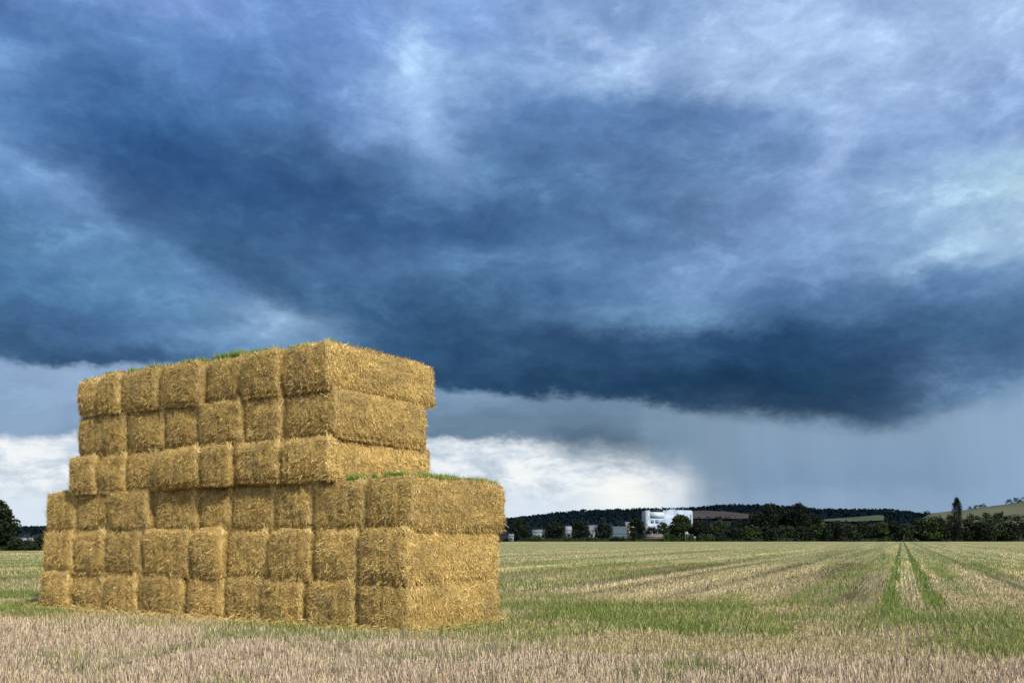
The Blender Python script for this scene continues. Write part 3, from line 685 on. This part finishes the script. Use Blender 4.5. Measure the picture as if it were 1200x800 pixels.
# rounded, bulged, lumpy bale surface
def bale_surface(face, a, b_, w, L, h, sd, prm):
    """face in -x,+x,-y,+y,-z,+z ; a,b_ in [-1,1]; returns points, normals"""
    hx, hy, hz = w/2, L/2, h/2; one = np.ones_like(a)
    if face == '-y': p = np.stack([a*hx, -hy*one, b_*hz], -1); nr = np.array([0, -1, 0.])
    elif face == '+y': p = np.stack([-a*hx, hy*one, b_*hz], -1); nr = np.array([0, 1, 0.])
    elif face == '+x': p = np.stack([hx*one, a*hy, b_*hz], -1); nr = np.array([1, 0, 0.])
    elif face == '-x': p = np.stack([-hx*one, -a*hy, b_*hz], -1); nr = np.array([-1, 0, 0.])
    elif face == '+z': p = np.stack([a*hx, b_*hy, hz*one], -1); nr = np.array([0, 0, 1.])
    else: p = np.stack([a*hx, -b_*hy, -hz*one], -1); nr = np.array([0, 0, -1.])
    r = prm['r']; inner = np.array([hx-r, hy-r, hz-r*0.8])
    q = np.clip(p, -inner, inner); dv = p-q; nn = unit(dv); p2 = q+nn*r
    bul = (1-a**2)*(1-b_**2)
    p2 = p2 + nr*(bul*prm['bulge'])[..., None]
    # string creases run vertically round the ends and over the top
    x_ = p2[..., 0]
    if face in ('-y', '+y', '+z'):
        k = 0
        for i, xs_ in enumerate(prm['strings']):
            k = k + np.exp(-((x_-xs_)/0.028)**2)
        p2 = p2 - nn*(k*prm['crease'])[..., None]
    if face in ('+x', '-x'):
        z_ = p2[..., 2]; k = 0
        for zs_ in prm['bands']: k = k + np.exp(-((z_-zs_-0.015*np.sin(p2[..., 1]*3+sd))/0.015)**2)
        p2 = p2 - nn*(k*0.018)[..., None]
    n1 = fbm(p2[..., 0]*3.2+sd*3.1, p2[..., 1]*3.2, p2[..., 2]*3.2, 2, 1)-0.5
    n2 = fbm(p2[..., 0]*14+sd, p2[..., 1]*14, p2[..., 2]*14, 2, 31)-0.5
    p2 = p2 + nn*(n1*0.10+n2*0.05)[..., None]
    # top sag / crown
    p2[..., 2] += prm['tilt']*p2[..., 0] + prm['pitch']*p2[..., 1] - 0.03*np.exp(-((np.abs(p2[..., 0])-w*0.5)/0.12)**2)
    return p2, nn
PAL = np.array([[0.78,0.62,0.30],[0.66,0.49,0.185],[0.55,0.39,0.135],[0.86,0.73,0.43],[0.38,0.255,0.085],[0.22,0.145,0.055],[0.60,0.43,0.15]])*np.array([1.17,1.16,1.12])
PW = np.array([0.16,0.22,0.20,0.08,0.16,0.08,0.10])
def make_bale(loc, rz, w, L, h, full, sd, tone):
    rng = np.random.default_rng(500+sd)
    prm = dict(r=0.14+0.06*rng.random(), bulge=0.045+0.04*rng.random(), strings=(np.linspace(-0.38, 0.38, 5)*w+rng.normal(size=5)*0.01), crease=0.022+0.018*rng.random(),
               bands=[-0.12+0.05*rng.random(), 0.18+0.06*rng.random()], tilt=rng.normal()*0.012, pitch=rng.normal()*0.004)
    dims = {'-y': (w, h), '+y': (w, h), '+x': (L, h), '-x': (L, h), '+z': (w, L), '-z': (w, L)}
    mb = MB()
    basec = np.array([0.41,0.285,0.10])*tone
    for f_, (da, db) in dims.items():
        step = 0.034 if f_ in full else 0.11
        na, nb = max(6, int(da/step)), max(6, int(db/step))
        aa = np.sin(np.linspace(-1, 1, na)*1.25)/math.sin(1.25); bb = np.sin(np.linspace(-1, 1, nb)*1.25)/math.sin(1.25)
        A, B = np.meshgrid(aa, bb, indexing='ij')
        P, _ = bale_surface(f_, A, B, w, L, h, sd, prm); P = P+np.array([0, 0, h/2])
        I = np.arange(na*nb).reshape(na, nb)
        var = 0.7+0.6*fbm(P[..., 0]*9, P[..., 1]*9, P[..., 2]*9+sd, 2, 77)
        mb.add(P.reshape(-1, 3), QH(I), (basec[None]*var.reshape(-1, 1)))
    for f_, (da, db) in dims.items():
        dens = 4200 if f_ in full else (500 if f_ in ('+y',) else 130)
        n = int(dens*da*db)
        a = rng.uniform(-1, 1, n); b_ = rng.uniform(-1, 1, n)
        P, nn = bale_surface(f_, a, b_, w, L, h, sd, prm); P = P+np.array([0, 0, h/2])
        t = unit(rng.normal(size=(n, 3))*np.array([1, 1, 1.35 if f_ not in ('+z', '-z') else 0.4]))
        if f_ in ('+x', '-x'): t = unit(t*np.array([0.6, 1, 1.6]))
        t = unit(t - nn*(t*nn).sum(1, keepdims=True))
        ln = rng.uniform(0.025, 0.10, n)*np.where(rng.random(n) < 0.05, 1.5, 1)
        lift = np.abs(rng.normal(size=n))*0.28+0.05; lift = np.where(rng.random(n) < 0.04, lift+0.5, lift)
        D = (t+nn*lift[:, None])*ln[:, None]
        S = unit(np.cross(D, nn)+rng.normal(size=(n, 3))*0.002)
        S = unit(S + nn*rng.uniform(-0.6, 0.6, (n, 1)))
        C = PAL[rng.choice(len(PAL), n, p=PW)]*tone*(0.8+0.4*rng.random((n, 1)))
        pt = fbm(P[:, 0]*2.6+sd*7, P[:, 1]*2.6, P[:, 2]*3.4, 3, 88)[:, None]; C = C*(0.62+0.76*pt); wk = sst(pt, 0.42, 0.30); C = C*(1-wk*0.22)+wk*0.22*np.array([[0.22,0.19,0.14]])
        mb.blades(P-nn*0.006-D*0.15, D, S, rng.uniform(0.0045, 0.0095, n), rng.uniform(0.003, 0.007, n), C)
    # paler straw bent round the edges of the visible end
    for f_, fix in (('-y', -1), ('-y', 1)):
        n = 260; a = np.full(n, fix*0.86)+rng.normal(size=n)*0.04; b_ = rng.uniform(-1, 1, n)
        P, nn = bale_surface('-y', np.clip(a, -1, 1), b_, w, L, h, sd, prm); P = P+np.array([0, 0, h/2])
        t = unit(np.stack([rng.normal(size=n)*0.35, rng.normal(size=n)*0.35, np.ones(n)], 1)); D = (t+nn*rng.uniform(0, 0.45, (n, 1)))*rng.uniform(0.05, 0.15, (n, 1))
        C = PAL[[0, 3, 1]][rng.integers(0, 3, n)]*tone*1.05
        mb.blades(P, D, unit(np.cross(D, nn)+1e-4), 0.008, 0.005, C)
    # straw tips hanging under the front and side lower edge
    for f_ in [q for q in ('-y', '+x') if q in full]:
        n = 300 if f_ == '-y' else 600; a = rng.uniform(-1, 1, n); b_ = np.full(n, -0.95)+rng.normal(size=n)*0.03
        P, nn = bale_surface(f_, a, np.clip(b_, -1, 1), w, L, h, sd, prm); P = P+np.array([0, 0, h/2])
        D = unit(rng.normal(size=(n, 3))*0.6+nn*0.6+np.array([0, 0, -0.9]))*rng.uniform(0.03, 0.10, (n, 1))
        mb.blades(P, D, unit(np.cross(D, nn)+1e-4), 0.007, 0.004, PAL[rng.choice(len(PAL), n, p=PW)]*tone)
    o = mb.build('straw_bale', M_STRAW)
    o.location = loc; o.rotation_euler = (0, 0, rz)
    return o, prm
def sprouts(parent, w, L, h, n, y0, y1, amp, sd):
    rng = np.random.default_rng(sd); mb = MB()
    x = rng.uniform(-w/2+0.05, w/2-0.05, n*3); y = y0 + (y1-y0)*rng.random(n*3)**2.2
    k = fbm(x*3.5+sd, y*3.5, 0, 2, 6) > 0.47; x = x[k][:n]; y = y[k][:n]; n = len(x)
    P = np.stack([x, y, np.full(n, h+0.005)], 1)
    D = np.stack([rng.normal(size=n)*0.3, rng.normal(size=n)*0.3, np.ones(n)], 1)*(rng.uniform(0.03, 0.12, (n, 1))*amp)
    th = rng.uniform(0, 3.14, n); S = np.stack([np.cos(th), np.sin(th), 0*th], 1)
    C = np.array([[0.17,0.36,0.045]])*(0.6+0.7*rng.random((n, 1))); C[rng.random(n) < 0.25] = [0.42,0.40,0.16]
    mb.blades(P, D, S, 0.010, 0.003, C)
    o = mb.build('sprouted_grass', M_GRASS, parent); o['kind'] = 'stuff'; return o
ROWN = ['bottom row', 'second row from the ground', 'third row from the ground', 'fourth row from the ground', 'row just below the top', 'top row']
TONE = [1.04, 1.03, 0.96, 0.98, 0.86, 0.90]
sd = 0
spr = {(5,0):(60,.5),(5,1):(200,.6),(5,2):(420,.8),(5,3):(300,.8),(5,4):(800,1.2),(5,5):(300,.8),(5,6):(380,.7),(2,8):(1500,.9),(2,7):(900,1.0),(2,0):(30,.4)}
for r, joints in enumerate(ROWJ):
    nb = len(joints)-1
    for i in range(nb):
        sd += 1
        rng = random.Random(sd)
        t_l, t_r = t_of(joints[i]), t_of(joints[i+1])
        w = t_l-t_r; h = ROWZ[r+1]-ROWZ[r]
        full = {'-y'}
        if i == nb-1: full.add('+x')
        if i == 0: full.add('-x')
        if r == 5 or (r == 2 and i in (0, 7, 8)): full.add('+z')
        offy = ROWY[r]+rng.uniform(-0.06, 0.06)
        dz0 = 0; dh = rng.uniform(-0.02, 0.015)
        if r == 3 and i in (5, 6): dz0 = 0.055; offy -= 0.05
        if r == 3 and i in (3, 4): dz0 = 0.035; offy -= 0.06
        if r == 2 and i in (4, 5, 6): dh -= 0.03; offy += 0.06
        if r == 4 and i in (2, 3, 4): dz0 = 0.025
        if r == 4 and i == 6: offy += 0.03
        if r == 5 and i in (0, 1): dz0 = 0.02
        z0 = ROWZ[r]+dz0
        Lb = BL+rng.uniform(-0.05, 0.05) - (0.12 if r in (4,) and i == nb-1 else 0) + (0.22 if (r == 5 and i == nb-1) else 0) + (0.12 if (r == 3 and i == nb-1) else 0)
        tc = (t_l+t_r)/2
        c2 = C0 + U_*tc + V_*(offy + Lb/2)
        yaw = -TH_ + R(rng.uniform(-0.9, 0.9) if i < nb-1 else rng.uniform(-0.3, 0.3))
        if r == 5 and i == nb-1: yaw += R(-1.4); c2 = c2+np.array([0.03, -0.02])
        tone = TONE[r]*rng.uniform(0.88, 1.08)
        ww = w-0.002+rng.uniform(-0.012, 0.008)
        o, prm = make_bale((c2[0], c2[1], z0), yaw, ww, Lb, h+dh-dz0+0.02, full, sd, tone)
        if i == 0: lab = 'straw bale at the left end of the %s' % ROWN[r]
        elif i == nb-1:
            lab = 'straw bale at the right end of the %s' % ROWN[r]
        else: lab = 'golden straw bale, %s from left in the %s' % (words[i], ROWN[r])
        if (r, i) == (5, 4): lab = 'straw bale with the brightest green sprouts, fifth from left in the top row'
        if (r, i) == (2, 8): lab = 'sprouting straw bale topping the right end of the low step'
        if (r, i) == (2, 7): lab = 'sprouting straw bale on the low step, directly beside the taller stack'
        tag(o, lab, 'straw bale', 'straw bales stacked on the stubble field')
        if (r, i) in spr:
            nS, amp = spr[(r, i)]
            y1_ = -Lb/2+1.6 if r == 5 else Lb/2-0.1
            sprouts(o, ww, Lb, h+dh-dz0+0.05, nS*2, -Lb/2+0.10, y1_, amp, sd)

# ------------------------------------------------------------------ stubble and grass blades
def in_stack(x, y, pad=0.0):
    rx, ry = x-C0[0], y-C0[1]; a = rx*U_[0]+ry*U_[1]; b = rx*V_[0]+ry*V_[1]
    return (a > -0.02-pad) & (a < t_of(47)+0.02+pad) & (b > -0.05-pad) & (b < BL+0.1+pad)
def scatter(d0, d1, dens, rows=True, extra=6.0):
    area = (d1-d0)*(0.56*(d0+d1)+2*extra)*1.0
    n = int(area*dens)
    y = np.sqrt(RNG.uniform(d0**2, d1**2, n)); x = RNG.uniform(-1, 1, n)*(0.56*y+extra)
    if rows:
        c_ = x*cP-y*sP; s_ = x*sP+y*cP; sp = 0.15
        fore = s_ < 13.2
        cr = np.round(c_/sp)*sp + RNG.normal(size=n)*0.022; sr = np.round(s_/sp)*sp + RNG.normal(size=n)*0.035
        c2 = np.where(fore, c_, cr); s2 = np.where(fore, sr, s_)
        x = c2*cP+s2*sP; y = -c2*sP+s2*cP
    k = ~in_stack(x, y) & (np.interp(x, [-450, -200, -66, -30, -2], [60, 90, 119, 250, 470]) > y)
    return x[k], y[k]
def emit(mbS, mbG, x, y, wk, hk):
    kp = ~((np.abs(x*cP-y*sP-TRAM_D[0]-0.05) < 0.24) & (x*sP+y*cP > 22.5) & (RNG.random(len(x)) < 0.8)); x = x[kp]; y = y[kp]
    n = len(x); g = green_amount(x, y); s_ = x*sP+y*cP
    jit = RNG.random(n)
    isg = jit < g*0.92
    pale = sst(s_ + 2.6*(fbm(x*0.8, y*1.2, 0, 3, 91)-0.5) + RNG.normal(size=n)*0.35, 13.1, 11.9)                       # the pinkish bleached headland stubble
    th = RNG.uniform(0, math.pi, n); S = np.stack([np.cos(th), np.sin(th), 0*th], 1)
    # straw stubs
    q = ~isg; m_ = q.sum()
    clump = fbm(x[q]*1.8, y[q]*1.8, 0, 3, 61)
    H = (0.06+0.075*pale[q]+RNG.random(m_)*0.07)*(0.55+0.9*clump)*hk
    lean = RNG.normal(size=(m_, 2))*0.20*H[:, None]; lie = RNG.random(m_) < 0.15*(1-pale[q]*0.4)
    D = np.concatenate([lean, H[:, None]], 1); thl = RNG.uniform(0, 6.28, m_)
    D[lie] = np.stack([np.cos(thl), np.sin(thl), 0.15+0*thl], 1)[lie]*(0.10+0.1*RNG.random((m_, 1)))[lie]
    base = np.array([[0.61,0.52,0.30]])*(1-pale[q][:, None]) + np.array([[0.71,0.57,0.43]])*pale[q][:, None]
    C = base*(0.50+0.75*RNG.random((m_, 1))); dk = RNG.random(m_) < 0.24; C[dk] *= 0.34
    rowt = 0.5*fbm((x[q]*cP-y[q]*sP)/0.7+9, (x[q]*sP+y[q]*cP)/50.0, 0, 3, 41)+0.5*fbm((x[q]*cP-y[q]*sP)/4.0, (x[q]*sP+y[q]*cP)/120.0, 0, 3, 42)
    C *= np.clip(1+3.4*(rowt-0.5)*sst(s_[q], 22, 27), 0.4, 1.6)[:, None]
    yl = RNG.random(m_) < 0.12; C[yl] = C[yl]*np.array([[0.95,1.02,0.62]])
    mbS.blades(np.stack([x[q], y[q], np.zeros(m_)], 1), D, S[q], 0.008*wk, 0.006*wk, C)
    # green blades
    m_ = isg.sum()
    if m_:
        vig = fbm(x[isg]*0.9, y[isg]*0.9, 0, 3, 71)
        H = (0.06+RNG.random(m_)*0.14)*(0.5+1.0*vig)*hk
        D = np.concatenate([RNG.normal(size=(m_, 2))*0.35*H[:, None], H[:, None]], 1)
        C = np.array([[0.18,0.25,0.055]])*(0.5+0.9*RNG.random((m_, 1)))
        yl = RNG.random(m_) < 0.25; C[yl] = np.array([[0.34,0.36,0.11]])*(0.7+0.5*RNG.random((yl.sum(), 1)))
        mbG.blades(np.stack([x[isg], y[isg], np.zeros(m_)], 1), D, S[isg], 0.010*wk, 0.003*wk, C)
S1, G1 = MB(), MB()
x, y = scatter(7.5, 15, 1250); emit(S1, G1, x, y, 1.0, 1.0)
x, y = scatter(15, 27, 700); emit(S1, G1, x, y, 1.35, 1.0)
x, y = scatter(27, 60, 110); emit(S1, G1, x, y, 2.6, 1.0)
x, y = scatter(60, 230, 8, False); k = RNG.random(len(x)) < sst(y, 225, 70)**1.5*0.9+0.06; emit(S1, G1, x[k], y[k], 6.5, 0.8)
tag(S1.build('stubble', M_STALK), 'cut pale straw stubble standing across the field', 'stubble', kind='stuff')
tag(G1.build('grass', M_GRASS), 'green regrowth between the stubble and along the wheel tracks', 'grass', kind='stuff')

# loose straw fallen round the foot of the stack
n = 3200; Lf = t_of(47); mb = MB()
a = RNG.uniform(-0.5, Lf+0.4, n); off = -np.abs(RNG.normal(size=n))*0.14+0.02
P2 = C0[None]+U_[None]*a[:, None]+V_[None]*off[:, None]
n2 = 900; b2 = RNG.uniform(-0.3, BL, n2); o2 = np.abs(RNG.normal(size=n2))*0.10
P2 = np.concatenate([P2, C0[None]-U_[None]*o2[:, None]+V_[None]*b2[:, None]]); n += n2
z = np.abs(RNG.normal(size=n))*0.05+0.03; thl = RNG.uniform(0, 6.28, n)
D = np.stack([np.cos(thl), np.sin(thl), RNG.normal(size=n)*0.5], 1)*RNG.uniform(0.05, 0.18, (n, 1))
C = PAL[RNG.choice(len(PAL), n, p=PW)]*(0.8+0.4*RNG.random((n, 1)))
mb.blades(np.concatenate([P2, z[:, None]], 1), D, np.tile([[0, 0, 1.]], (n, 1)), 0.009, 0.006, C)
tag(mb.build('loose_straw', M_STRAW), 'loose golden straw fallen round the foot of the bale stack', 'loose straw', kind='stuff')
